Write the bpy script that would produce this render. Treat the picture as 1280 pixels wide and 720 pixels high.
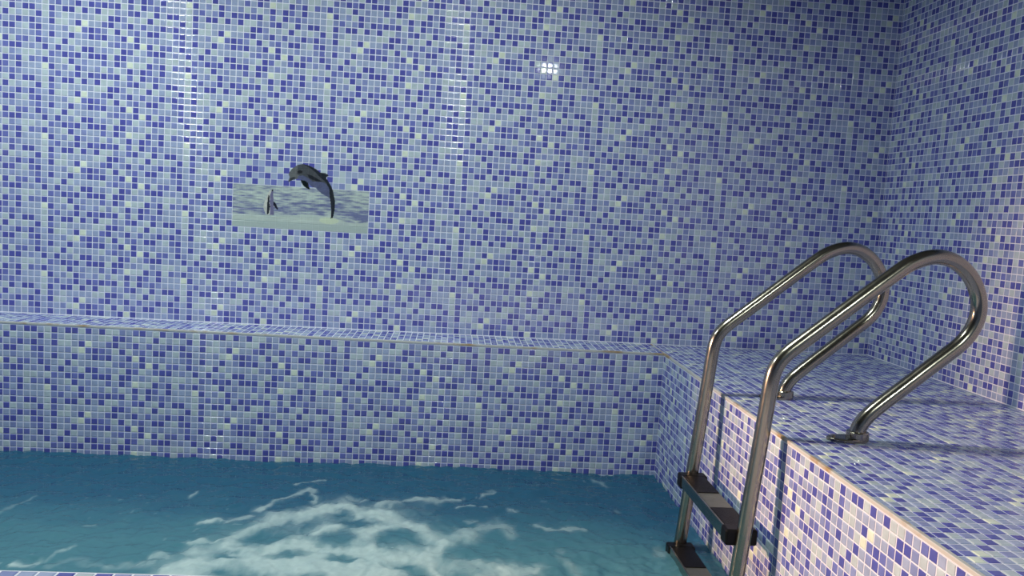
import bpy, math, random
import numpy as np
from mathutils import Matrix, Vector

for o in list(bpy.data.objects):
    bpy.data.objects.remove(o)
scene = bpy.context.scene
col = scene.collection
S = 0.6 / 22.0            # one mosaic square, pitch in metres (22 squares to a 600 mm tile)

# ------------------------------------------------------------------ camera
CAM = np.array([-73.1307, -132.2921, 21.1638])      # in mosaic squares
W = np.array([0.098, -0.0718, 0.058])
FPX = 986.58
def _rot(w):
    th = np.linalg.norm(w); k = w / th
    K = np.array([[0, -k[2], k[1]], [k[2], 0, -k[0]], [-k[1], k[0], 0]])
    return np.eye(3) + np.sin(th) * K + (1 - np.cos(th)) * K @ K
R = _rot(W) @ np.array([[1, 0, 0], [0, 0, -1.0], [0, 1, 0]])    # rows: right, down, forward
cd = bpy.data.cameras.new('camera')
cam = bpy.data.objects.new('camera', cd); col.objects.link(cam)
cd.sensor_width = 36.0; cd.lens = FPX / 1280 * 36.0; cd.clip_start = 0.02
cam.matrix_world = Matrix(((R[0][0], -R[1][0], -R[2][0], CAM[0] * S), (R[0][1], -R[1][1], -R[2][1], CAM[1] * S),
                           (R[0][2], -R[1][2], -R[2][2], CAM[2] * S), (0, 0, 0, 1)))
scene.camera = cam
def ray(u, v):
    return R.T @ np.array([(u - 640) / FPX, (v - 360) / FPX, 1.0])
def on_y(u, v, y=0.0):
    d = ray(u, v); return CAM + d * (y - CAM[1]) / d[1]
def on_z(u, v, z=0.0):
    d = ray(u, v); return CAM + d * (z - CAM[2]) / d[2]
def project(P):
    c = (np.asarray(P, float) - CAM) @ R.T
    return 640 + FPX * c[..., 0] / c[..., 2], 360 + FPX * c[..., 1] / c[..., 2], c[..., 2]

# ------------------------------------------------------------------ world, exposure, lights
wd = bpy.data.worlds.new('world'); scene.world = wd; wd.use_nodes = True
wd.node_tree.nodes['Background'].inputs[0].default_value = (0.6, 0.7, 0.8, 1)
wd.node_tree.nodes['Background'].inputs[1].default_value = 0.02
vs = scene.view_settings
vs.view_transform = 'Standard'; vs.look = 'None'; vs.gamma = 1.0; vs.use_curve_mapping = False
vs.exposure = -0.06
CEIL = 72.0
COOL = (0.92, 1.0, 0.94)
WARM = (1.0, 0.60, 0.37)
DOWNLIGHTS = [  # x, y (squares), watts, radius m, label
    (-136.0, -45.0, 37.0, 0.085, 'white round downlight in the ceiling above the pool, the one beside the left wall'),
    (-74.7, -45.0, 22.0, 0.085, 'white round downlight in the ceiling above the middle of the pool'),
    (-44.0, -149.0, 25.0, 0.075, 'white round downlight in the ceiling over the walkway in front of the pool'),
]
WARM_POS = (-168.5, -43.0, 25.5); WARM_AIM = (-38.7, -73.0, 4.0); WARM_W = 700.0

# ------------------------------------------------------------------ helpers
def lin(c):
    return tuple((x / 255 / 12.92) if x / 255 <= 0.04045 else ((x / 255 + 0.055) / 1.055) ** 2.4 for x in c)
def tag(o, label=None, cat=None, group=None, kind=None):
    if label: o['label'] = label
    if cat: o['category'] = cat
    if group: o['group'] = group
    if kind: o['kind'] = kind
    return o
def link(name, mesh, parent=None):
    o = bpy.data.objects.new(name, mesh); col.objects.link(o)
    if parent is not None: o.parent = parent
    return o
def empty(name, loc):
    o = bpy.data.objects.new(name, None); col.objects.link(o); o.location = loc; o.empty_display_size = 0.1
    return o
def mesh_of(name, verts, faces, mats, smooth=False, idx=None):
    m = bpy.data.meshes.new(name)
    m.from_pydata([tuple(v) for v in verts], [], faces)
    for a in mats: m.materials.append(a)
    if idx is not None: m.polygons.foreach_set('material_index', idx)
    if smooth: m.polygons.foreach_set('use_smooth', [True] * len(m.polygons))
    m.update()
    return m
def box_vf(x0, x1, y0, y1, z0, z1):
    v = [(x, y, z) for z in (z0, z1) for y in (y0, y1) for x in (x0, x1)]
    f = [(0, 2, 3, 1), (4, 5, 7, 6), (0, 1, 5, 4), (2, 6, 7, 3), (0, 4, 6, 2), (1, 3, 7, 5)]
    return v, f
def slab(name, x0, x1, y0, y1, z0, z1, mat, kind='structure'):
    v, f = box_vf(x0 * S, x1 * S, y0 * S, y1 * S, z0 * S, z1 * S)
    return tag(link(name, mesh_of(name, v, f, [mat])), kind=kind)
def rbox(name, x0, x1, y0, y1, z0, z1, mat, parent=None, b=0.1, seg=2, off=(0, 0, 0)):
    """bevelled box, squares in, metres out, stored relative to off (metres)"""
    import bmesh
    v, f = box_vf(x0 * S - off[0], x1 * S - off[0], y0 * S - off[1], y1 * S - off[1], z0 * S - off[2], z1 * S - off[2])
    m = mesh_of(name, v, f, [mat])
    bm = bmesh.new(); bm.from_mesh(m)
    bmesh.ops.bevel(bm, geom=bm.edges[:], offset=b * S, segments=seg, affect='EDGES', profile=0.5)
    bm.to_mesh(m); bm.free()
    return link(name, m, parent)

def node_mat(name):
    m = bpy.data.materials.new(name); m.use_nodes = True
    return m, m.node_tree.nodes, m.node_tree.links, m.node_tree.nodes['Principled BSDF']
def glaze(name, srgb, rough=0.055, var=0.10):
    m, n, l, b = node_mat(name)
    c = lin(srgb)
    geo = n.new('ShaderNodeNewGeometry')
    no = n.new('ShaderNodeTexNoise'); no.inputs['Scale'].default_value = 26.0; no.inputs['Detail'].default_value = 3
    l.new(geo.outputs['Position'], no.inputs['Vector'])
    mr = n.new('ShaderNodeMapRange'); mr.inputs['To Min'].default_value = 1 - var; mr.inputs['To Max'].default_value = 1 + var
    mr.inputs['From Min'].default_value = 0.3; mr.inputs['From Max'].default_value = 0.7
    l.new(no.outputs['Fac'], mr.inputs['Value'])
    mx = n.new('ShaderNodeVectorMath'); mx.operation = 'SCALE'; mx.inputs[0].default_value = c
    l.new(mr.outputs['Result'], mx.inputs['Scale']); l.new(mx.outputs[0], b.inputs['Base Color'])
    b.inputs['Roughness'].default_value = rough; b.inputs['IOR'].default_value = 1.58
    return m
def plain(name, srgb, rough=0.5, metal=0.0, noise=0.0, scale=20.0, bump=0.0):
    m, n, l, b = node_mat(name)
    c = lin(srgb)
    b.inputs['Base Color'].default_value = (*c, 1); b.inputs['Roughness'].default_value = rough; b.inputs['Metallic'].default_value = metal
    if noise or bump:
        geo = n.new('ShaderNodeNewGeometry')
        no = n.new('ShaderNodeTexNoise'); no.inputs['Scale'].default_value = scale; no.inputs['Detail'].default_value = 5
        l.new(geo.outputs['Position'], no.inputs['Vector'])
        if noise:
            mr = n.new('ShaderNodeMapRange'); mr.inputs['To Min'].default_value = 1 - noise; mr.inputs['To Max'].default_value = 1 + noise
            mr.inputs['From Min'].default_value = 0.3; mr.inputs['From Max'].default_value = 0.7
            l.new(no.outputs['Fac'], mr.inputs['Value'])
            mx = n.new('ShaderNodeVectorMath'); mx.operation = 'SCALE'; mx.inputs[0].default_value = c
            l.new(mr.outputs['Result'], mx.inputs['Scale']); l.new(mx.outputs[0], b.inputs['Base Color'])
        if bump:
            bp = n.new('ShaderNodeBump'); bp.inputs['Strength'].default_value = bump; bp.inputs['Distance'].default_value = 0.002
            l.new(no.outputs['Fac'], bp.inputs['Height']); l.new(bp.outputs['Normal'], b.inputs['Normal'])
    return m

CLS = 'DMmlLW'
SRGB = dict(D=(86, 90, 172), M=(110, 118, 188), m=(136, 148, 198), l=(159, 173, 206), L=(184, 200, 209), W=(220, 232, 216))
MT = [glaze('mosaic_glaze_' + n, SRGB[c]) for c, n in zip(CLS, ('dark_blue', 'mid_blue', 'lavender', 'pale_blue', 'ice_blue', 'cream'))]
GROUT = plain('grout', (226, 230, 244), 0.6, noise=0.05, scale=60)

PAT = [r.split() for r in """D L L m l M D l L D l D D l L D l D D L D l
L L D D m L l L D L l L l D L M l L l l l l
l M D l m D l M l m D m D m l D L L l D W l
M m L D L m M l D D l L M D l m l m L W M D
M D l m D W D l l m l l m M l D l l D l m D
l L m M m m D W D L M M l D m l L D L l l l
l m l L D M L l M D D l m l D l D l m L D D
D D L D D l m l L m l L L l L M m D M D l D
l M l D m W L L D m D L M m D m l L D l m l
m L m L l D l D M l D l l l W D l m L D m l
M D M D L M L D m M m l l l L m M l m D l D""".split('\n')]
PIX = np.array([[CLS.index(c) for c in r] for r in PAT])

# one square: flat glazed top, rounded shoulder, foot in the grout (unit pitch, +z out of the surface)
H = 0.040
RING = [(0.440, -0.010), (0.430, H - 0.021), (0.395, H - 0.0038), (0.310, H)]
def cell_template():
    v = []; f = []
    for s in range(4):                                  # each shoulder is a strip of its own, so that it keeps a crisp mitre
        q = [((-1, -1), (1, -1)), ((1, -1), (1, 1)), ((1, 1), (-1, 1)), ((-1, 1), (-1, -1))][s]
        b = len(v)
        for r, h in RING:
            for c in q: v.append((c[0] * r, c[1] * r, h))
        for k in range(3): f.append((b + 2 * k, b + 2 * k + 1, b + 2 * k + 3, b + 2 * k + 2))
    b = len(v); r, h = RING[-1]
    v += [(-r, -r, h), (r, -r, h), (r, r, h), (-r, r, h)]
    f.append((b, b + 1, b + 2, b + 3))
    return np.array(v), np.array(f)
TV, TF = cell_template()
CELL = []
for k in range(6):
    CELL.append(mesh_of('mosaic_square', TV * S, [tuple(x) for x in TF], [MT[k]], smooth=True)); CELL[-1].polygons[12].use_smooth = False

def mosaic(parent, cells, frame, keep=300, zmin=-1e9):
    """cells: rows (cu, cv, hu, hv, cls) in squares; frame(cu, cv) -> point; frame.n/.u/.v the axes.
    The squares that show largest become parts of their own, the rest one joined part."""
    O, U, V = frame; O = np.array(O, float); U = np.array(U, float); V = np.array(V, float)
    N = np.cross(U, V)
    c = np.array(cells, float)
    P = O + c[:, :1] * U + c[:, 1:2] * V
    px, py, dz = project(P)
    a = [project(P + s * U + t * V) for s, t in ((-.5, -.5), (.5, -.5), (.5, .5), (-.5, .5))]
    area = 0.5 * np.abs((a[2][0] - a[0][0]) * (a[3][1] - a[1][1]) - (a[3][0] - a[1][0]) * (a[2][1] - a[0][1]))
    ok = (dz > 1) & (px > 3) & (px < 1277) & (py > 3) & (py < 717) & (c[:, 2] > .49) & (c[:, 3] > .49) & (P[:, 2] > zmin)
    area = np.where(ok, area, -1)
    order = np.argsort(-area)[:keep]
    single = np.zeros(len(c), bool); single[order] = area[order] > 0
    Rm = Matrix((tuple((U[i], V[i], N[i]) for i in range(3))[0], (U[1], V[1], N[1]), (U[2], V[2], N[2]))).to_4x4()
    for i in np.nonzero(single)[0]:
        o = bpy.data.objects.new('mosaic_square', CELL[int(c[i, 4])]); col.objects.link(o)
        o.parent = parent
        o.matrix_world = Matrix.Translation(Vector(P[i] * S)) @ Rm
    r = c[~single]; PR = P[~single]
    n = len(r)
    if n:
        hu, hv = r[:, 2], r[:, 3]
        VV = np.repeat(TV[None], n, 0)
        VV[:, :, 0] = np.sign(TV[:, 0]) * np.maximum(np.abs(TV[:, 0]) - (0.5 - hu)[:, None], 0.005)
        VV[:, :, 1] = np.sign(TV[:, 1]) * np.maximum(np.abs(TV[:, 1]) - (0.5 - hv)[:, None], 0.005)
        X = PR[:, None, :] + VV[:, :, :1] * U + VV[:, :, 1:2] * V + VV[:, :, 2:3] * N
        X = (X * S).reshape(-1, 3)
        F = (TF[None] + len(TV) * np.arange(n)[:, None, None]).reshape(-1, 4)
        m = bpy.data.meshes.new('mosaic_squares')
        m.vertices.add(len(X)); m.vertices.foreach_set('co', X.ravel())
        m.loops.add(F.size); m.loops.foreach_set('vertex_index', F.ravel().astype(np.int32))
        m.polygons.add(len(F)); m.polygons.foreach_set('loop_start', np.arange(0, F.size, 4, dtype=np.int32))
        m.polygons.foreach_set('loop_total', np.full(len(F), 4, np.int32))
        for a_ in MT: m.materials.append(a_)
        m.polygons.foreach_set('material_index', np.repeat(r[:, 4].astype(np.int32), 13))
        m.polygons.foreach_set('use_smooth', np.arange(len(F)) % 13 != 12)
        m.update(calc_edges=True); m.validate()
        o = link('mosaic_squares', m, parent); tag(o, kind='stuff')
def grid_cells(u0, u1, v0, v1, pat, skip=None, uoff=0.0, voff=0.0):
    """squares between u0..u1 / v0..v1 in pattern coordinates, cut at the borders"""
    out = []
    for iv in range(math.floor(v0), math.ceil(v1)):
        b0, b1 = max(iv, v0), min(iv + 1, v1)
        if b1 - b0 < 0.2: continue
        for iu in range(math.floor(u0), math.ceil(u1)):
            a0, a1 = max(iu, u0), min(iu + 1, u1)
            if a1 - a0 < 0.2: continue
            if skip and skip(iu, iv): continue
            out.append(((a0 + a1) / 2, (b0 + b1) / 2, (a1 - a0) / 2, (b1 - b0) / 2, pat(iu, iv)))
    return out
pat = lambda iu, iv: PIX[iv % 11][iu % 22]

# ------------------------------------------------------------------ the room, in mosaic squares
B = 38.75; D = 9.154; UC = 131.686; VB = 16.097
XL = -174.0; YF = -205.0; COP0, COP1 = -89.1, -104.0; FLOORZ = -37.0; POOLZ = -66.0; WATER = -20.0
PLASTER = plain('ceiling_plaster', (128, 124, 112), 0.8, noise=0.04)
WALLP = plain('plain_wall_tile', (120, 132, 168), 0.3, noise=0.06, scale=8)
FLOORM = plain('floor_tile', (120, 118, 112), 0.4, noise=0.08, scale=12)
POOLM = plain('pool_tile', (110, 150, 185), 0.3, noise=0.06, scale=10)

wall_back = slab('wall_back', XL, 4, 0, 5, -2, CEIL, GROUT)
wall_right = slab('wall_right', 0, 5, YF, 0, -2, CEIL, GROUT)
wall_left = slab('wall_left', XL - 5, XL, YF, 5, POOLZ, CEIL, WALLP)
wall_front = slab('wall_front', XL, 5, YF - 5, YF, FLOORZ, CEIL, WALLP)
ceiling = slab('ceiling', XL, 5, YF, 5, CEIL, CEIL + 4, PLASTER)
floor = slab('floor', XL, 0, YF, COP1, FLOORZ - 4, FLOORZ, FLOORM)
wall_pool_back = slab('wall_pool_back', XL, 0, -D, 0, POOLZ, 0, GROUT)
wall_pool_right = slab('wall_pool_right', -B, 0, COP1, -D, POOLZ, -2, GROUT)
floor_deck = slab('floor_deck', -B, 0, COP1, -D, -2, 0, GROUT)
wall_pool_front = slab('wall_pool_front', XL, -B, COP1, COP0, POOLZ, 0, GROUT)
pool_floor = slab('floor_pool', XL, -B, COP0, -D, POOLZ - 3, POOLZ, POOLM)

# upper back wall: u right, v down
PU0, PV0 = 22, -11           # the decor tile with the dolphins takes this place
skip_panel = lambda iu, iv: PU0 <= iu < PU0 + 22 and PV0 <= iv < PV0 + 11
cells = grid_cells(XL + UC, UC, VB - CEIL, VB - 0.05, pat, skip_panel)
cells = [(u, -v, a, b, k) for u, v, a, b, k in cells]            # frame v axis is up
mosaic(wall_back, cells, ((-UC, 0, VB), (1, 0, 0), (0, 0, 1)))
# right wall: u towards the camera
cells = [(u, -v, a, b, k) for u, v, a, b, k in grid_cells(0.0 - 0.47, 110, VB - CEIL, VB - 0.05, pat)]
cells = [c for c in cells if c[0] - c[2] > -0.48]
mosaic(wall_right, cells, ((0, -0.47, VB), (0, -1, 0), (0, 0, 1)))
# lower back wall below the ledge
cells = [(u, -v, a, b, k) for u, v, a, b, k in grid_cells(XL + 148.557, 148.557 - B, 0, 28, pat)]
mosaic(wall_pool_back, cells, ((-148.557, -D, -0.33), (1, 0, 0), (0, 0, 1)), zmin=-20)
# ledge top
cells = grid_cells(148.557 - B - 21.8, 148.557 - XL - 2 * B + 30, 0.3, 8.95, lambda iu, iv: pat(-iu - 1, iv))
def ledge_cells():
    out = []
    for iv in range(0, 9):
        b0, b1 = max(iv, 0.32), iv + 1
        x = -B
        for iu in range(0, int(-XL - B) + 1):
            out.append((-B - iu - 0.5 if False else -148.557 + math.floor(148.557 - B) - iu - 0.5 + 1, -D + (b0 + b1) / 2, 0.5, (b1 - b0) / 2, pat(iu + 3, iv)))
    return [c for c in out if c[0] + 0.5 < -B + 0.4 and c[0] - .5 > XL]
mosaic(wall_pool_back, ledge_cells(), ((0, 0, 0), (1, 0, 0), (0, 1, 0)), keep=0)
# the side of the raised deck that drops into the pool: u towards the camera
cells = [(u, -v, a, b, k) for u, v, a, b, k in grid_cells(-53.04 + D, -53.04 - COP0, 0, 28, pat)]
mosaic(wall_pool_right, cells, ((-B, -53.04, -0.36), (0, -1, 0), (0, 0, 1)), zmin=-20)
# top of the raised deck: tiles turned by half a turn, a half tile along the pool edge, then whole tiles
cells = []
for x0, x1, xo in ((-B + 0.30, -27.84, -38.84), (-27.84, -5.84, -27.84), (-5.84, 0, -5.84)):
    for iv in range(math.floor(COP1 + 86.47), 87):
        for iu in range(math.floor(x0 - xo), math.ceil(x1 - xo)):
            a0, a1 = max(xo + iu, x0), min(xo + iu + 1, x1); b0, b1 = max(iv - 86.47, COP1), min(iv + 1 - 86.47, -0.02)
            if a1 - a0 < .2 or b1 - b0 < .2: continue
            cells.append(((a0 + a1) / 2, (b0 + b1) / 2, (a1 - a0) / 2, (b1 - b0) / 2, pat(21 - iu, iv)))
deck_cells = [c for c in cells if not (c[0] < -B + 0.1)]
mosaic(floor_deck, deck_cells, ((0, 0, 0), (1, 0, 0), (0, 1, 0)))
# coping in front of the pool, and its side
cells = []
for iv in range(0, 14):
    for iu in range(0, int(-XL - B)):
        x0 = -97.3 + 0.47 + (iu - 78)
        if x0 < XL or x0 + 1 > -B: continue
        b1 = COP0 - 0.05 - iv; cells.append((x0 + .5, b1 - .5, .5, .5, pat(9 - (iu - 78), 4 - iv) if (iv, iu) != (0, 82) else 4))
mosaic(wall_pool_front, cells, ((0, 0, 0), (1, 0, 0), (0, 1, 0)), keep=60)

# bead trims along the edges
TRIM, tn, tl, tb = node_mat('edge_bead')
tg = tn.new('ShaderNodeNewGeometry'); tno = tn.new('ShaderNodeTexNoise'); tno.inputs['Scale'].default_value = 9; tno.inputs['Detail'].default_value = 6
tl.new(tg.outputs['Position'], tno.inputs['Vector'])
tr = tn.new('ShaderNodeValToRGB'); tr.color_ramp.elements[0].position = 0.54; tr.color_ramp.elements[1].position = 0.66
tr.color_ramp.elements[0].color = (*lin((190, 192, 190)), 1); tr.color_ramp.elements[1].color = (*lin((164, 138, 100)), 1)
tl.new(tno.outputs['Fac'], tr.inputs['Fac']); tl.new(tr.outputs['Color'], tb.inputs['Base Color']); tb.inputs['Roughness'].default_value = 0.5
def bead(name, p0, p1, out, up=(0, 0, 1), r=0.36):
    p0, p1, out, up = map(lambda a: np.array(a, float), (p0, p1, out, up))
    prof = [(-r * .95, 0.075), (-0.02, 0.075)] + [(0.075 * math.sin(a), 0.075 * math.cos(a)) for a in np.linspace(0.3, math.pi / 2, 4)] + [(0.075, -r * .8), (-r * .95, -r * .8)]
    v = []; f = []
    for P in (p0, p1):
        for a, b in prof: v.append((P + out * a + up * b) * S)
    n = len(prof)
    for i in range(n):
        f.append((i, (i + 1) % n, n + (i + 1) % n, n + i))
    f += [tuple(range(n))[::-1], tuple(range(n, 2 * n))]
    return tag(link(name, mesh_of(name, v, f, [TRIM])), kind='structure')
bead('trim_1', (-B, -D, 0), (-B, COP0, 0), (-1, 0, 0), r=0.30)
bead('trim_2', (XL, -D, 0), (-B, -D, 0), (0, -1, 0), r=0.26)
bead('trim_3', (-B, -D, 0), (-B, 0, 0), (-1, 0, 0), r=0.2)

# ------------------------------------------------------------------ decor tile with the dolphins
def inside(poly, x, y):
    c = np.zeros(x.shape, bool); n = len(poly)
    for i in range(n):
        x0, y0 = poly[i]; x1, y1 = poly[(i + 1) % n]
        if y0 == y1: continue
        t = ((y0 > y) != (y1 > y)) & (x < (x1 - x0) * (y - y0) / (y1 - y0) + x0)
        c ^= t
    return c
def to_tile(pts, ox, oy, sc):
    o = []
    for a, b in pts:
        P = on_y(ox + a / sc, oy + b / sc, 0.0)
        o.append((P[0] + UC - PU0, VB - P[2] - PV0))
    return o
A_ = (352, 196, 16.0); C_ = (316, 232, 16.36)
leap = to_tile([(130, 495), (150, 440), (160, 400), (140, 350), (160, 305), (200, 250), (260, 200), (330, 160), (420, 145), (500, 158), (560, 180), (640, 215), (700, 255), (760, 305), (800, 320), (870, 325), (920, 350), (945, 382), (900, 402), (895, 430), (940, 500), (990, 580), (1030, 680), (1045, 760), (1065, 850), (1072, 930), (1065, 1060), (1040, 1165), (1025, 1224), (980, 1234), (985, 1180), (990, 1070), (985, 970), (975, 870), (965, 824), (930, 804), (860, 774), (800, 734), (720, 664), (690, 624), (620, 605), (570, 570), (535, 530), (545, 590), (572, 655), (520, 642), (460, 602), (410, 540), (390, 495), (380, 455), (330, 440), (290, 446), (240, 458), (190, 478), (150, 502)], *A_)
belly = to_tile([(330, 385), (430, 375), (520, 420), (620, 490), (760, 505), (860, 515), (950, 620), (960, 830), (930, 804), (860, 774), (800, 734), (720, 664), (690, 624), (570, 570), (500, 500), (380, 455), (330, 440)], *A_)
headp = to_tile([(130, 495), (150, 440), (160, 400), (140, 350), (160, 305), (200, 250), (260, 200), (330, 175), (320, 280), (300, 340), (360, 380), (330, 440), (190, 478)], *A_)
mouth = to_tile([(150, 500), (170, 430), (250, 400), (290, 420), (240, 452), (190, 476)], *A_)
streak = to_tile([(510, 350), (600, 370), (700, 430), (810, 492), (700, 490), (600, 450), (540, 410)], *A_)
eye = to_tile([(310, 300), (360, 265), (420, 280), (410, 330), (340, 335)], *A_)
back = to_tile([(420, 145), (560, 180), (700, 255), (800, 320), (945, 382), (900, 402), (990, 580), (1045, 760), (1072, 930), (1040, 1165), (1025, 1224), (980, 1234), (990, 1070), (975, 870), (955, 640), (880, 500), (780, 420), (690, 320), (560, 215)], *A_)
flip = to_tile([(385, 460), (470, 480), (530, 520), (572, 655), (520, 642), (460, 602), (410, 540)], *A_)
calf = to_tile([(405, 70), (425, 100), (420, 200), (425, 320), (455, 345), (485, 390), (522, 490), (500, 492), (450, 440), (430, 425), (430, 600), (385, 608), (300, 592), (255, 565), (215, 440), (235, 340), (290, 210), (335, 110), (390, 85)], *C_)
calf_dark = to_tile([(318, 190), (345, 205), (340, 350), (355, 420), (342, 500), (325, 582), (285, 582), (298, 350)], *C_)
calf_mid = to_tile([(390, 95), (425, 100), (420, 200), (430, 330), (430, 600), (345, 600), (360, 420), (345, 340), (350, 200)], *C_)
calf_fin = to_tile([(425, 320), (455, 345), (485, 390), (522, 490), (500, 492), (450, 440), (425, 400)], *C_)
calf_tip = to_tile([(385, 75), (430, 75), (428, 115), (385, 115)], *C_)

rng = np.random.default_rng(4)
def vnoise(x, y, seed):
    r = np.random.default_rng(seed).random((256, 256))
    xi = np.floor(x).astype(int); yi = np.floor(y).astype(int); fx = x - xi; fy = y - yi
    fx = fx * fx * (3 - 2 * fx); fy = fy * fy * (3 - 2 * fy)
    g = lambda a, b: r[a % 256, b % 256]
    return (g(xi, yi) * (1 - fx) + g(xi + 1, yi) * fx) * (1 - fy) + (g(xi, yi + 1) * (1 - fx) + g(xi + 1, yi + 1) * fx) * fy
def fbm(x, y, seed, o=4):
    s = 0; a = 1; t = 0
    for k in range(o):
        s = s + a * vnoise(x * 2 ** k, y * 2 ** k, seed + k); t += a; a *= .55
    return s / t

Q = 14
nu, nv = 22 * Q, 11 * Q
uu = np.linspace(0, 22, nu + 1)[None, :].repeat(nv + 1, 0); vv = np.linspace(0, 11, nv + 1)[:, None].repeat(nu + 1, 1)
def panel_colour(u, v):
    iu = np.clip(np.floor(u), 0, 21).astype(int); iv = np.clip(np.floor(v), 0, 10).astype(int)
    du = np.abs(u - np.floor(u) - .5); dv = np.abs(v - np.floor(v) - .5)
    gr = np.maximum(du, dv) > 0.44
    tab = np.array([lin(SRGB[c]) for c in CLS])
    c = tab[PIX[iv, iu]]
    sea = v > 4.0
    n1 = fbm(u * 0.7, v * 4.2, 11, 4); n2 = fbm(u * 0.9, v * 5.5, 31, 3)
    mid = np.exp(-((v - 7.6 - 0.35 * np.sin(u * .35)) / 1.15) ** 2)
    t = np.clip((n1 - 0.47) * 2.4 + 0.26 + 0.45 * mid, 0, 1)
    t = np.where(v > 8.9 - 0.5 * np.exp(-((u - 13) / 4) ** 2) + 0.5 * np.exp(-((u - 19.5) / 2.6) ** 2), t * 0.16, t)
    lo = np.array(lin((188, 203, 196))); hi = np.array(lin((112, 120, 160)))
    sc = lo * (1 - t[..., None]) + hi * t[..., None]
    sc = sc * (0.86 + 0.28 * n2)[..., None]
    sc = np.where((v > 9.85)[..., None], np.array(lin((172, 188, 186))) * (0.95 + .1 * n2)[..., None], sc)
    sc = np.where((np.hypot((u - 15.6) / 1.6, (v - 9.2) / .55) < 1)[..., None], np.array(lin((200, 214, 190))), sc)
    sc = sc * np.where(gr, 1.06, 1.0)[..., None]
    c = np.where(gr[..., None], np.array(lin((226, 230, 244))), c)
    c = np.where(sea[..., None], sc, c)
    m1 = inside(leap, u, v); m2 = inside(calf, u, v)
    dn = (0.8 + .4 * fbm(u * 3, v * 3, 51, 3))[..., None]
    def put(mask, rgb):
        nonlocal c
        c = np.where(mask[..., None], np.array(lin(rgb)) * dn, c)
    put(m1, (74, 78, 84)); put(m1 & inside(headp, u, v), (102, 106, 108)); put(m1 & inside(belly, u, v), (88, 95, 128))
    put(m1 & inside(mouth, u, v), (60, 64, 70)); put(m1 & inside(streak, u, v), (36, 40, 46)); put(m1 & inside(eye, u, v), (40, 42, 46))
    put(m1 & inside(back, u, v), (38, 43, 50)); put(m1 & inside(flip, u, v), (20, 28, 30))
    put(m2, (198, 202, 196)); put(m2 & inside(calf_mid, u, v), (112, 112, 146)); put(m2 & inside(calf_dark, u, v), (44, 48, 56))
    put(m2 & inside(calf_fin, u, v), (28, 30, 46)); put(m2 & inside(calf_tip, u, v), (46, 52, 58))
    edge = (u < 0.06) | (u > 21.94) | (v < 0.06) | (v > 10.94)
    c = np.where(edge[..., None], np.array(lin((226, 230, 244))), c)
    d = np.maximum(du, dv)
    h = np.where(d > 0.46, 0.012, np.where(d > 0.40, 0.045, H))
    return c, h
pc, ph = panel_colour(uu, vv)
PM, pn, pl_, pb = node_mat('printed_tile_glaze')
va = pn.new('ShaderNodeVertexColor'); va.layer_name = 'print'
pl_.new(va.outputs['Color'], pb.inputs['Base Color']); pb.inputs['Roughness'].default_value = 0.15
fu = (uu[:-1, :-1] + uu[1:, 1:]) / 2; fv = (vv[:-1, :-1] + vv[1:, 1:]) / 2
fm1 = inside(leap, fu, fv).ravel(); fm2 = inside(calf, fu, fv).ravel() & ~fm1
ids = np.arange((nu + 1) * (nv + 1)).reshape(nv + 1, nu + 1)
FQ = np.stack([ids[1:, :-1], ids[1:, 1:], ids[:-1, 1:], ids[:-1, :-1]], -1).reshape(-1, 4)
PX0 = (PU0 - UC); PZ0 = VB - PV0
tile_root = empty('dolphin_tile', ((PX0 + 11) * S, 0, (PZ0 - 11) * S))
tag(tile_root, 'large printed wall tile with two dolphins leaping from a pale sea', 'picture')
def panel_part(name, mask, label=None):
    F = FQ[mask]; used = np.unique(F); remap = np.full(ids.size, -1); remap[used] = np.arange(len(used))
    X = np.stack([(uu.ravel()[used] - 11) * S, -ph.ravel()[used] * S, (11 - vv.ravel()[used]) * S], -1)
    m = mesh_of(name, X, [tuple(int(i) for i in f) for f in remap[F]], [PM])
    at = m.color_attributes.new('print', 'FLOAT_COLOR', 'POINT')
    cc = np.concatenate([pc.reshape(-1, 3)[used], np.ones((len(used), 1))], 1)
    at.data.foreach_set('color', cc.ravel().astype(np.float32))
    o = link(name, m, tile_root)
    if label: o['label'] = label
panel_part('tile_face', ~fm1 & ~fm2, 'mosaic squares above a printed grey blue sea')
panel_part('leaping_dolphin', fm1, 'dark grey dolphin arched in the air')
panel_part('surfacing_dolphin', fm2, 'small pale dolphin rising upright from the sea')

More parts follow.
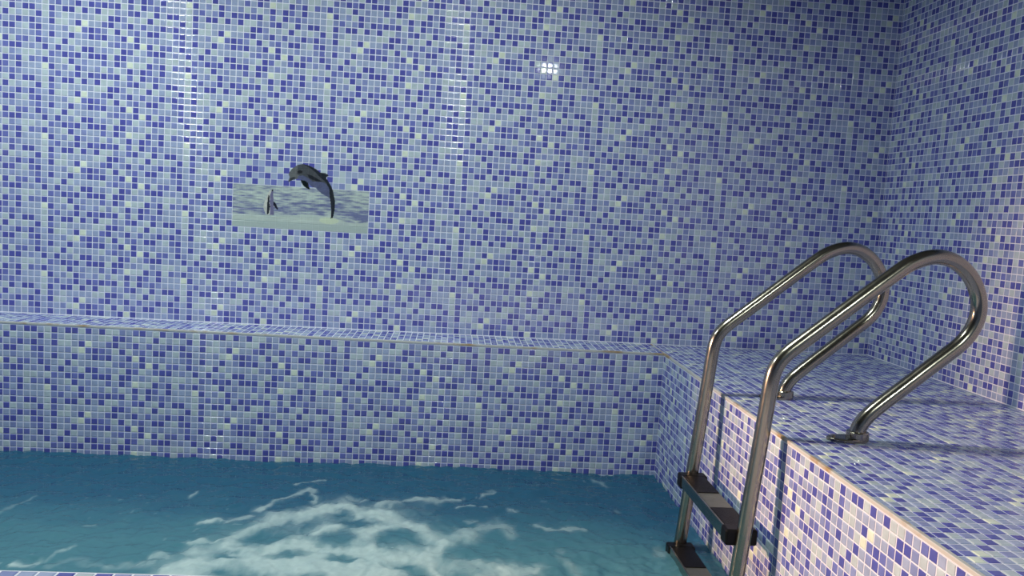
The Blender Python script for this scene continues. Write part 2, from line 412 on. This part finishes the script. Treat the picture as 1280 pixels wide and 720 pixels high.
# ------------------------------------------------------------------ water
WX0, WX1, WY0, WY1 = XL, -B + 0.05, COP0, -D + 0.05
gx = np.arange(WX0, WX1 + .01, 0.24); gy = np.arange(WY0, WY1 + .01, 0.22)
GX, GY = np.meshgrid(gx, gy)
strokes = [
 ([(205, 719), (260, 702), (290, 692), (330, 705), (400, 712), (490, 716)], 1.6, 1.0),
 ([(245, 688), (280, 684), (310, 668), (330, 655), (370, 650), (400, 637), (425, 630), (442, 640), (452, 652)], 1.25, .75),
 ([(440, 645), (480, 645), (500, 656), (530, 668), (549, 680), (540, 695), (548, 712)], 1.15, .95),
 ([(548, 681), (580, 672), (605, 658), (622, 655), (636, 665)], .9, .55),
 ([(400, 665), (430, 672), (455, 665), (492, 660)], .9, .75),
 ([(330, 690), (380, 680), (400, 690), (440, 696), (470, 696), (500, 690), (545, 700)], 1.3, .8),
 ([(470, 635), (490, 628), (520, 624), (560, 623), (575, 622)], .42, .5),
 ([(318, 638), (345, 630), (366, 622), (385, 615), (391, 622), (388, 628)], .42, .6),
 ([(375, 606), (392, 603), (408, 602)], .3, .45), ([(430, 622), (447, 623), (458, 627)], .35, .5),
 ([(596, 720), (625, 710), (662, 706)], 1.2, .75), ([(556, 706), (590, 711), (602, 716)], 1.2, .55),
 ([(240, 675), (275, 672), (302, 668)], .35, .65), ([(254, 651), (280, 651)], .3, .7), ([(289, 650), (310, 650)], .35, .7),
 ([(668, 654), (690, 663), (710, 666), (726, 665)], .5, .55), ([(638, 639), (650, 642)], .4, .45),
 ([(55, 700), (85, 686)], .25, .45), ([(132, 710), (165, 704), (192, 706)], .55, .4), ([(24, 706), (44, 706)], .45, .8),
 ([(60, 708), (110, 706), (128, 706)], .5, .25), ([(0, 642), (42, 624)], .35, .3), ([(108, 658), (122, 655)], .3, .35),
 ([(196, 695), (216, 697)], .55, .6), ([(240, 620), (246, 619)], .3, .5), ([(700, 700), (722, 712)], .9, .35),
 ([(600, 619), (612, 617)], .4, .5), ([(574, 634), (588, 633)], .3, .6), ([(598, 633), (606, 633)], .3, .6), ([(588, 651), (598, 650)], .3, .5),
 ([(748, 604), (756, 607)], .5, .35), ([(768, 637), (776, 638)], .5, .3), ([(820, 697), (834, 696)], .6, .35),
 ([(600, 690), (612, 696)], .4, .4), ([(700, 687), (706, 688)], .5, .35),
]
wx = GX + 2.6 * (fbm(GX * .22, GY * .16, 71, 3) - .5) + 1.3 * (fbm(GX * .9, GY * .6, 81, 4) - .5)
wy = GY + 4.5 * (fbm(GX * .22, GY * .16, 91, 3) - .5) + 1.8 * (fbm(GX * .9, GY * .6, 101, 3) - .5)
foam = np.zeros_like(GX)
for pts, w, a in strokes:
    ps = [on_z(u, v, WATER)[:2] for u, v in pts]
    d2 = np.full(GX.shape, 1e9)
    for p, q in zip(ps[:-1], ps[1:]):
        e = np.array([q[0] - p[0], (q[1] - p[1]) / 2.3]); L2 = e @ e + 1e-9
        ax = wx - p[0]; ay = (wy - p[1]) / 2.3
        t = np.clip((ax * e[0] + ay * e[1]) / L2, 0, 1)
        d2 = np.minimum(d2, (ax - t * e[0]) ** 2 + (ay - t * e[1]) ** 2)
    foam = np.maximum(foam, a * np.exp(-d2 / (0.72 * w * w)))
hc = on_z(420, 690, WATER)
haze = np.exp(-(((GX - hc[0]) / 13) ** 2 + ((GY - hc[1]) / 15) ** 2))
tex = fbm(wx * .55 + 5, wy * .30, 111, 5)
ridge = 1 - np.abs(2 * fbm(wx * .38 + 9, wy * .20, 211, 4) - 1) * 3.0          # thin strands between the holes
veil = np.clip((fbm(GX * .2, GY * .12, 221, 3) - .36) * 3.0, 0, 1)
holes = np.zeros_like(GX)                                  # clear water between the strands
for u, v, a, b in ((420, 678, 24, 12), (500, 676, 30, 14), (330, 672, 28, 10), (425, 643, 12, 6), (360, 697, 22, 6), (420, 701, 18, 5), (600, 691, 32, 13),
                   (282, 695, 22, 5), (272, 713, 14, 3), (505, 706, 16, 5), (440, 657, 22, 5), (575, 655, 20, 7), (660, 690, 40, 12)):
    c0 = on_z(u, v, WATER); c1 = on_z(u + a, v, WATER); c2 = on_z(u, v + b, WATER)
    holes = np.maximum(holes, np.exp(-((((wx - c0[0]) / (c1[0] - c0[0])) ** 2 + ((wy - c0[1]) / (c2[1] - c0[1])) ** 2) * 1.1) ** 2))
foam = np.clip(0.92 * foam * (0.38 + 1.05 * tex) + haze * (0.30 * np.clip(ridge, 0, 1) * (.4 + tex) + 0.34 * veil * (.35 + tex)), 0, 0.85)
foam = np.clip((foam * (1 - 0.85 * holes) - 0.05) * 1.12, 0, .82) * (0.82 + .36 * fbm(GX * 1.7, GY * 1.1, 241, 3))
specks = (vnoise(GX * 1.6, GY * 1.1, 121) > .955) * np.clip(fbm(GX * .1, GY * .1, 131, 2) - .35, 0, 1) * 1.2
foam = np.clip(foam + specks * .6, 0, 1)
bl = [(-60, 650), (0, 640), (230, 645), (300, 655), (640, 655), (760, 665), (870, 690)]
blw = np.array([on_z(u, v, WATER)[:2] for u, v in bl])
yb = np.interp(GX, blw[:, 0], blw[:, 1])
aer = 1 / (1 + np.exp((GY - yb + 9 * (fbm(GX * .12, GY * .2, 141, 3) - .5)) / 3.2))
hgt = 0.55 * (fbm(GX * .10, GY * .13, 151, 3) - .5) + 0.8 * (fbm(GX * .40, GY * .50, 161, 4) - .5) + .22 * foam * tex + .22 * (fbm(GX * 1.2, GY * 1.3, 171, 2) - .5)
ids = np.arange(GX.size).reshape(GX.shape)
WF = np.stack([ids[:-1, :-1], ids[:-1, 1:], ids[1:, 1:], ids[1:, :-1]], -1).reshape(-1, 4)
wm = bpy.data.meshes.new('pool_water')
wm.vertices.add(GX.size); wm.vertices.foreach_set('co', (np.stack([GX, GY, WATER + hgt], -1) * S).ravel())
wm.loops.add(WF.size); wm.loops.foreach_set('vertex_index', WF.ravel().astype(np.int32))
wm.polygons.add(len(WF)); wm.polygons.foreach_set('loop_start', np.arange(0, WF.size, 4, dtype=np.int32)); wm.polygons.foreach_set('loop_total', np.full(len(WF), 4, np.int32))
wm.polygons.foreach_set('use_smooth', np.ones(len(WF), bool)); wm.update(calc_edges=True)
for nm, arr in (('foam', foam), ('bubbles', aer)):
    at = wm.attributes.new(nm, 'FLOAT', 'POINT'); at.data.foreach_set('value', arr.ravel().astype(np.float32))
WM, wn, wl, wb = node_mat('pool_water')
af = wn.new('ShaderNodeAttribute'); af.attribute_name = 'foam'; ab = wn.new('ShaderNodeAttribute'); ab.attribute_name = 'bubbles'
m1 = wn.new('ShaderNodeMix'); m1.data_type = 'RGBA'; m1.inputs['A'].default_value = (*lin((53, 107, 138)), 1); m1.inputs['B'].default_value = (*lin((92, 147, 160)), 1)
wl.new(ab.outputs['Fac'], m1.inputs['Factor'])
m2 = wn.new('ShaderNodeMix'); m2.data_type = 'RGBA'; m2.inputs['B'].default_value = (*lin((196, 216, 214)), 1)
wl.new(m1.outputs['Result'], m2.inputs['A']); wl.new(af.outputs['Fac'], m2.inputs['Factor'])
wl.new(m2.outputs['Result'], wb.inputs['Base Color'])
wb.inputs['IOR'].default_value = 1.33
rr = wn.new('ShaderNodeMapRange'); rr.inputs['To Min'].default_value = 0.10; rr.inputs['To Max'].default_value = 0.6
wl.new(af.outputs['Fac'], rr.inputs['Value']); wl.new(rr.outputs['Result'], wb.inputs['Roughness'])
geo = wn.new('ShaderNodeNewGeometry'); wno = wn.new('ShaderNodeTexNoise'); wno.inputs['Scale'].default_value = 28; wno.inputs['Detail'].default_value = 4
wl.new(geo.outputs['Position'], wno.inputs['Vector'])
wbp = wn.new('ShaderNodeBump'); wbp.inputs['Strength'].default_value = 0.5; wbp.inputs['Distance'].default_value = 0.006
wl.new(wno.outputs['Fac'], wbp.inputs['Height']); wl.new(wbp.outputs['Normal'], wb.inputs['Normal'])
tp = wn.new('ShaderNodeBsdfTransparent'); tp.inputs[0].default_value = (*lin((120, 200, 220)), 1)
ms = wn.new('ShaderNodeMixShader')
fr = wn.new('ShaderNodeMapRange'); fr.inputs['To Min'].default_value = 0.28; fr.inputs['To Max'].default_value = 0.0
wl.new(af.outputs['Fac'], fr.inputs['Value']); wl.new(fr.outputs['Result'], ms.inputs['Fac'])
wl.new(wb.outputs[0], ms.inputs[1]); wl.new(tp.outputs[0], ms.inputs[2]); wl.new(ms.outputs[0], wn['Material Output'].inputs['Surface'])
wm.materials.append(WM)
water = link('pool_water', wm); tag(water, 'teal churning pool water with white foam from the jets', 'water', kind='stuff')

# ------------------------------------------------------------------ ladder
def steel(name, srgb, rough, bump):
    m, n, l, b = node_mat(name)
    b.inputs['Base Color'].default_value = (*lin(srgb), 1); b.inputs['Metallic'].default_value = 1.0
    geo = n.new('ShaderNodeNewGeometry'); no = n.new('ShaderNodeTexNoise'); no.inputs['Scale'].default_value = 45; no.inputs['Detail'].default_value = 6
    l.new(geo.outputs['Position'], no.inputs['Vector'])
    mr = n.new('ShaderNodeMapRange'); mr.inputs['To Min'].default_value = rough * .7; mr.inputs['To Max'].default_value = rough * 1.5
    l.new(no.outputs['Fac'], mr.inputs['Value']); l.new(mr.outputs['Result'], b.inputs['Roughness'])
    bp = n.new('ShaderNodeBump'); bp.inputs['Strength'].default_value = bump; bp.inputs['Distance'].default_value = 0.0006
    l.new(no.outputs['Fac'], bp.inputs['Height']); l.new(bp.outputs['Normal'], b.inputs['Normal'])
    return m
STEEL = steel('polished_steel', (158, 154, 141), 0.19, 0.06)
TREADM = steel('brushed_tread_steel', (146, 147, 136), 0.45, 0.3)
PAD, pdn, pdl, pdb = node_mat('black_grit_pad')
pdb.inputs['Base Color'].default_value = (*lin((9, 9, 11)), 1); pdb.inputs['Roughness'].default_value = 0.3; pdb.inputs['Specular IOR Level'].default_value = 0.1
g2 = pdn.new('ShaderNodeNewGeometry'); n2_ = pdn.new('ShaderNodeTexNoise'); n2_.inputs['Scale'].default_value = 420
pdl.new(g2.outputs['Position'], n2_.inputs['Vector']); b2 = pdn.new('ShaderNodeBump'); b2.inputs['Strength'].default_value = .9; b2.inputs['Distance'].default_value = .002
pdl.new(n2_.outputs['Fac'], b2.inputs['Height']); pdl.new(b2.outputs['Normal'], pdb.inputs['Normal'])
BLACK = plain('black_plastic', (7, 7, 8), 0.4); BLACK.node_tree.nodes['Principled BSDF'].inputs['Specular IOR Level'].default_value = 0.2

RX = [(-45.0, -46), (-44.5, -40), (-42.75, -19.5), (-42.0, -10.5), (-41.35, -3), (-40.8, 3.6), (-40.6, 6.0), (-40.25, 7.35), (-39.5, 8.45), (-38.2, 9.6), (-36.15, 11.3), (-31.2, 15.45), (-28.7, 17.5), (-27.4, 18.45),
      (-25.1, 19.3), (-23.2, 19.1), (-21.65, 18.2), (-20.45, 16.8), (-19.75, 15.1), (-19.7, 13.4), (-20.3, 11.75), (-21.2, 10.55), (-22.5, 9.4), (-24.2, 7.95), (-26.5, 5.95), (-29.0, 3.8), (-30.25, 2.6), (-30.95, 1.5), (-31.17, .5), (-31.18, 0.0)]
def catmull(pts, n=7):
    P = np.array(pts, float); P = np.vstack([2 * P[0] - P[1], P, 2 * P[-1] - P[-2]]); out = []
    for i in range(1, len(P) - 2):
        p0, p1, p2, p3 = P[i - 1:i + 3]
        t0 = 0; t1 = t0 + np.linalg.norm(p1 - p0) ** .5; t2 = t1 + np.linalg.norm(p2 - p1) ** .5; t3 = t2 + np.linalg.norm(p3 - p2) ** .5
        for t in np.linspace(t1, t2, n, endpoint=False):
            a1 = (t1 - t) / (t1 - t0) * p0 + (t - t0) / (t1 - t0) * p1; a2 = (t2 - t) / (t2 - t1) * p1 + (t - t1) / (t2 - t1) * p2; a3 = (t3 - t) / (t3 - t2) * p2 + (t - t2) / (t3 - t2) * p3
            b1 = (t2 - t) / (t2 - t0) * a1 + (t - t0) / (t2 - t0) * a2; b2 = (t3 - t) / (t3 - t1) * a2 + (t - t1) / (t3 - t1) * a3
            out.append((t2 - t) / (t2 - t1) * b1 + (t - t1) / (t2 - t1) * b2)
    out.append(P[-2])
    out = np.array(out)
    for _ in range(6):                                   # ease the bends
        out[1:-1] = .5 * out[1:-1] + .25 * (out[:-2] + out[2:])
    return out
PATH = catmull(RX)
YN, YFAR = -55.95, -37.7; RT = 0.78
base = (-36.0 * S, (YN + YFAR) / 2 * S, 0.0)
ladder = empty('pool_ladder', base); tag(ladder, 'stainless steel pool ladder with two looped handrails and black padded treads', 'ladder')
def rel(P): return (P[0] * S - base[0], P[1] * S - base[1], P[2] * S - base[2])
def tube(name, path3, r, mat, parent, seg=28):
    P = np.array(path3); T = np.gradient(P, axis=0); T /= np.linalg.norm(T, axis=1)[:, None]
    v = []; f = []
    yv = np.array([0, 1.0, 0])
    for p, t in zip(P, T):
        n = np.cross(yv, t); n /= np.linalg.norm(n)
        for k in range(seg):
            a = 2 * math.pi * k / seg
            v.append(rel(p + r * (math.cos(a) * yv + math.sin(a) * n)))
    m = len(P)
    for i in range(m - 1):
        for k in range(seg):
            j = (k + 1) % seg
            f.append((i * seg + k, i * seg + j, (i + 1) * seg + j, (i + 1) * seg + k))
    f += [tuple(range(seg))[::-1], tuple(range((m - 1) * seg, m * seg))]
    me = mesh_of(name, v, f, [mat], smooth=True)
    return link(name, me, parent)
def lathe(name, prof, cx, cy, mat, parent, seg=32, sx=1.0, sy=1.0):
    v = []; f = []; n = len(prof)
    for k in range(seg):
        a = 2 * math.pi * k / seg
        for r, z in prof: v.append(rel((cx + r * sx * math.cos(a), cy + r * sy * math.sin(a), z)))
    for k in range(seg):
        j = (k + 1) % seg
        for i in range(n - 1): f.append((k * n + i, j * n + i, j * n + i + 1, k * n + i + 1))
    f.append(tuple(k * n + n - 1 for k in range(seg)))
    return link(name, mesh_of(name, v, f, [mat], smooth=False), parent)
for yy in (YFAR, YN):
    rail = tube('handrail', [(a, yy, b) for a, b in PATH], RT, STEEL, ladder)
    fl = lathe('foot_flange', [(0, 0.05), (1.0, 0.05), (1.0, .28), (.94, .38), (.72, .42), (0.5, .42)], -32.1, yy, STEEL, rail, sx=2.15, sy=1.2)
    fl2 = lathe('clamp_collar', [(1.12, .2), (1.12, .95), (1.04, 1.05), (.80, 1.07)], -31.05, yy, STEEL, rail)
    for dx in (-33.6, ):
        lathe('bolt', [(.2, .40), (.2, .52), (.12, .58), (0.0, .58)], dx, yy, STEEL, rail, seg=10)
zl = lambda z: float(np.interp(z, PATH[:60, 1], PATH[:60, 0]))
for zt in (-10.0, -19.1, -28.2):
    cx = zl(zt)
    tr_ = rbox('tread', cx - 1.65, cx + 1.15, YN + 1.55, YFAR - 1.55, zt - 1.25, zt, TREADM, ladder, b=0.08, off=base)
    lip = rbox('tread_lip', cx - 1.78, cx - 1.60, YN + 1.5, YFAR - 1.5, zt - 1.3, zt + 0.10, STEEL, tr_, b=0.05, off=base)
    for y0, y1 in ((-44.9, YFAR - 1.5), (YN + 1.5, -49.5)):
        rbox('grip_pad', cx - 1.52, cx + 1.08, y0, y1, zt - .02, zt + 0.09, PAD, tr_, b=0.04, off=base)
    for yy, sg in ((YFAR, -1), (YN, 1)):
        a, b_ = sorted((yy + sg * 0.05, yy + sg * 1.75))
        rbox('end_cap', cx - 1.9, cx + 1.5, a, b_, zt - 1.6, zt + 0.12, BLACK, tr_, b=0.25, seg=3, off=base)

# ------------------------------------------------------------------ lamps
WHITE = plain('white_metal', (225, 225, 222), 0.4)
def emit(name, c, s):
    m = bpy.data.materials.new(name); m.use_nodes = True; n = m.node_tree.nodes
    e = n.new('ShaderNodeEmission'); e.inputs[0].default_value = (*c, 1); e.inputs[1].default_value = s
    m.node_tree.links.new(e.outputs[0], n['Material Output'].inputs['Surface']); return m
for x, y, w, r, lb in DOWNLIGHTS:
    root = empty('ceiling_downlight', (x * S, y * S, CEIL * S)); tag(root, lb, 'ceiling light')
    v = []; f = []; seg = 32
    prof = [(r * 1.02, -0.002), (r * 1.06, -0.008), (r * 1.3, -0.006), (r * 1.34, 0.0)]
    for k in range(seg):
        a = 2 * math.pi * k / seg
        for q, z in prof: v.append((q * math.cos(a), q * math.sin(a), z))
    n = len(prof)
    for k in range(seg):
        j = (k + 1) % seg
        for i in range(n - 1): f.append((k * n + i, k * n + i + 1, j * n + i + 1, j * n + i))
    link('rim', mesh_of('rim', v, f, [WHITE], smooth=True), root)
    v = [(r * math.cos(2 * math.pi * k / seg), r * math.sin(2 * math.pi * k / seg), -0.003) for k in range(seg)]
    link('diffuser', mesh_of('diffuser', v, [tuple(range(seg))[::-1]], [emit('downlight_diffuser', COOL, w / (math.pi * math.pi * r * r))]), root)
wx_, wy_, wz_ = WARM_POS
root = empty('wall_spotlight', (XL * S, wy_ * S, wz_ * S)); tag(root, 'white wall spotlight with a warm beam on the left wall, aimed at the ladder', 'wall lamp')
aim = (Vector(WARM_AIM) - Vector(WARM_POS)).normalized()
q = aim.to_track_quat('-Z', 'Y')
v = []; f = []; seg = 28
prof = [(0.0, 4.2), (1.6, 4.2), (2.6, 3.2), (3.1, 0.0), (3.1, -1.2), (2.9, -1.2), (2.85, 0.0), (2.4, 2.6), (0.0, 3.4)]
n = len(prof)
off = Vector((wx_ - XL, 0, 0))
for k in range(seg):
    a = 2 * math.pi * k / seg
    for r_, z_ in prof: v.append(tuple((q @ Vector((r_ * math.cos(a), r_ * math.sin(a), z_)) + off) * S))
for k in range(seg):
    j = (k + 1) % seg
    for i in range(n - 1): f.append((k * n + i, j * n + i, j * n + i + 1, k * n + i + 1))
link('lamp_housing', mesh_of('lamp_housing', v, f, [WHITE], smooth=True), root)
v, f = box_vf(0, 1.2 * S, -1.2 * S, 1.2 * S, -1.2 * S, 1.2 * S)
link('mount_bracket', mesh_of('mount_bracket', v, f, [WHITE]), root)
sl = bpy.data.lights.new('spot_bulb', 'SPOT'); sl.energy = WARM_W; sl.color = WARM; sl.shadow_soft_size = 2.4 * S
sl.spot_size = math.radians(45); sl.spot_blend = 0.9
so = bpy.data.objects.new('spot_bulb', sl); col.objects.link(so); so.parent = root
so.matrix_local = Matrix.Translation(off * S) @ q.to_matrix().to_4x4()
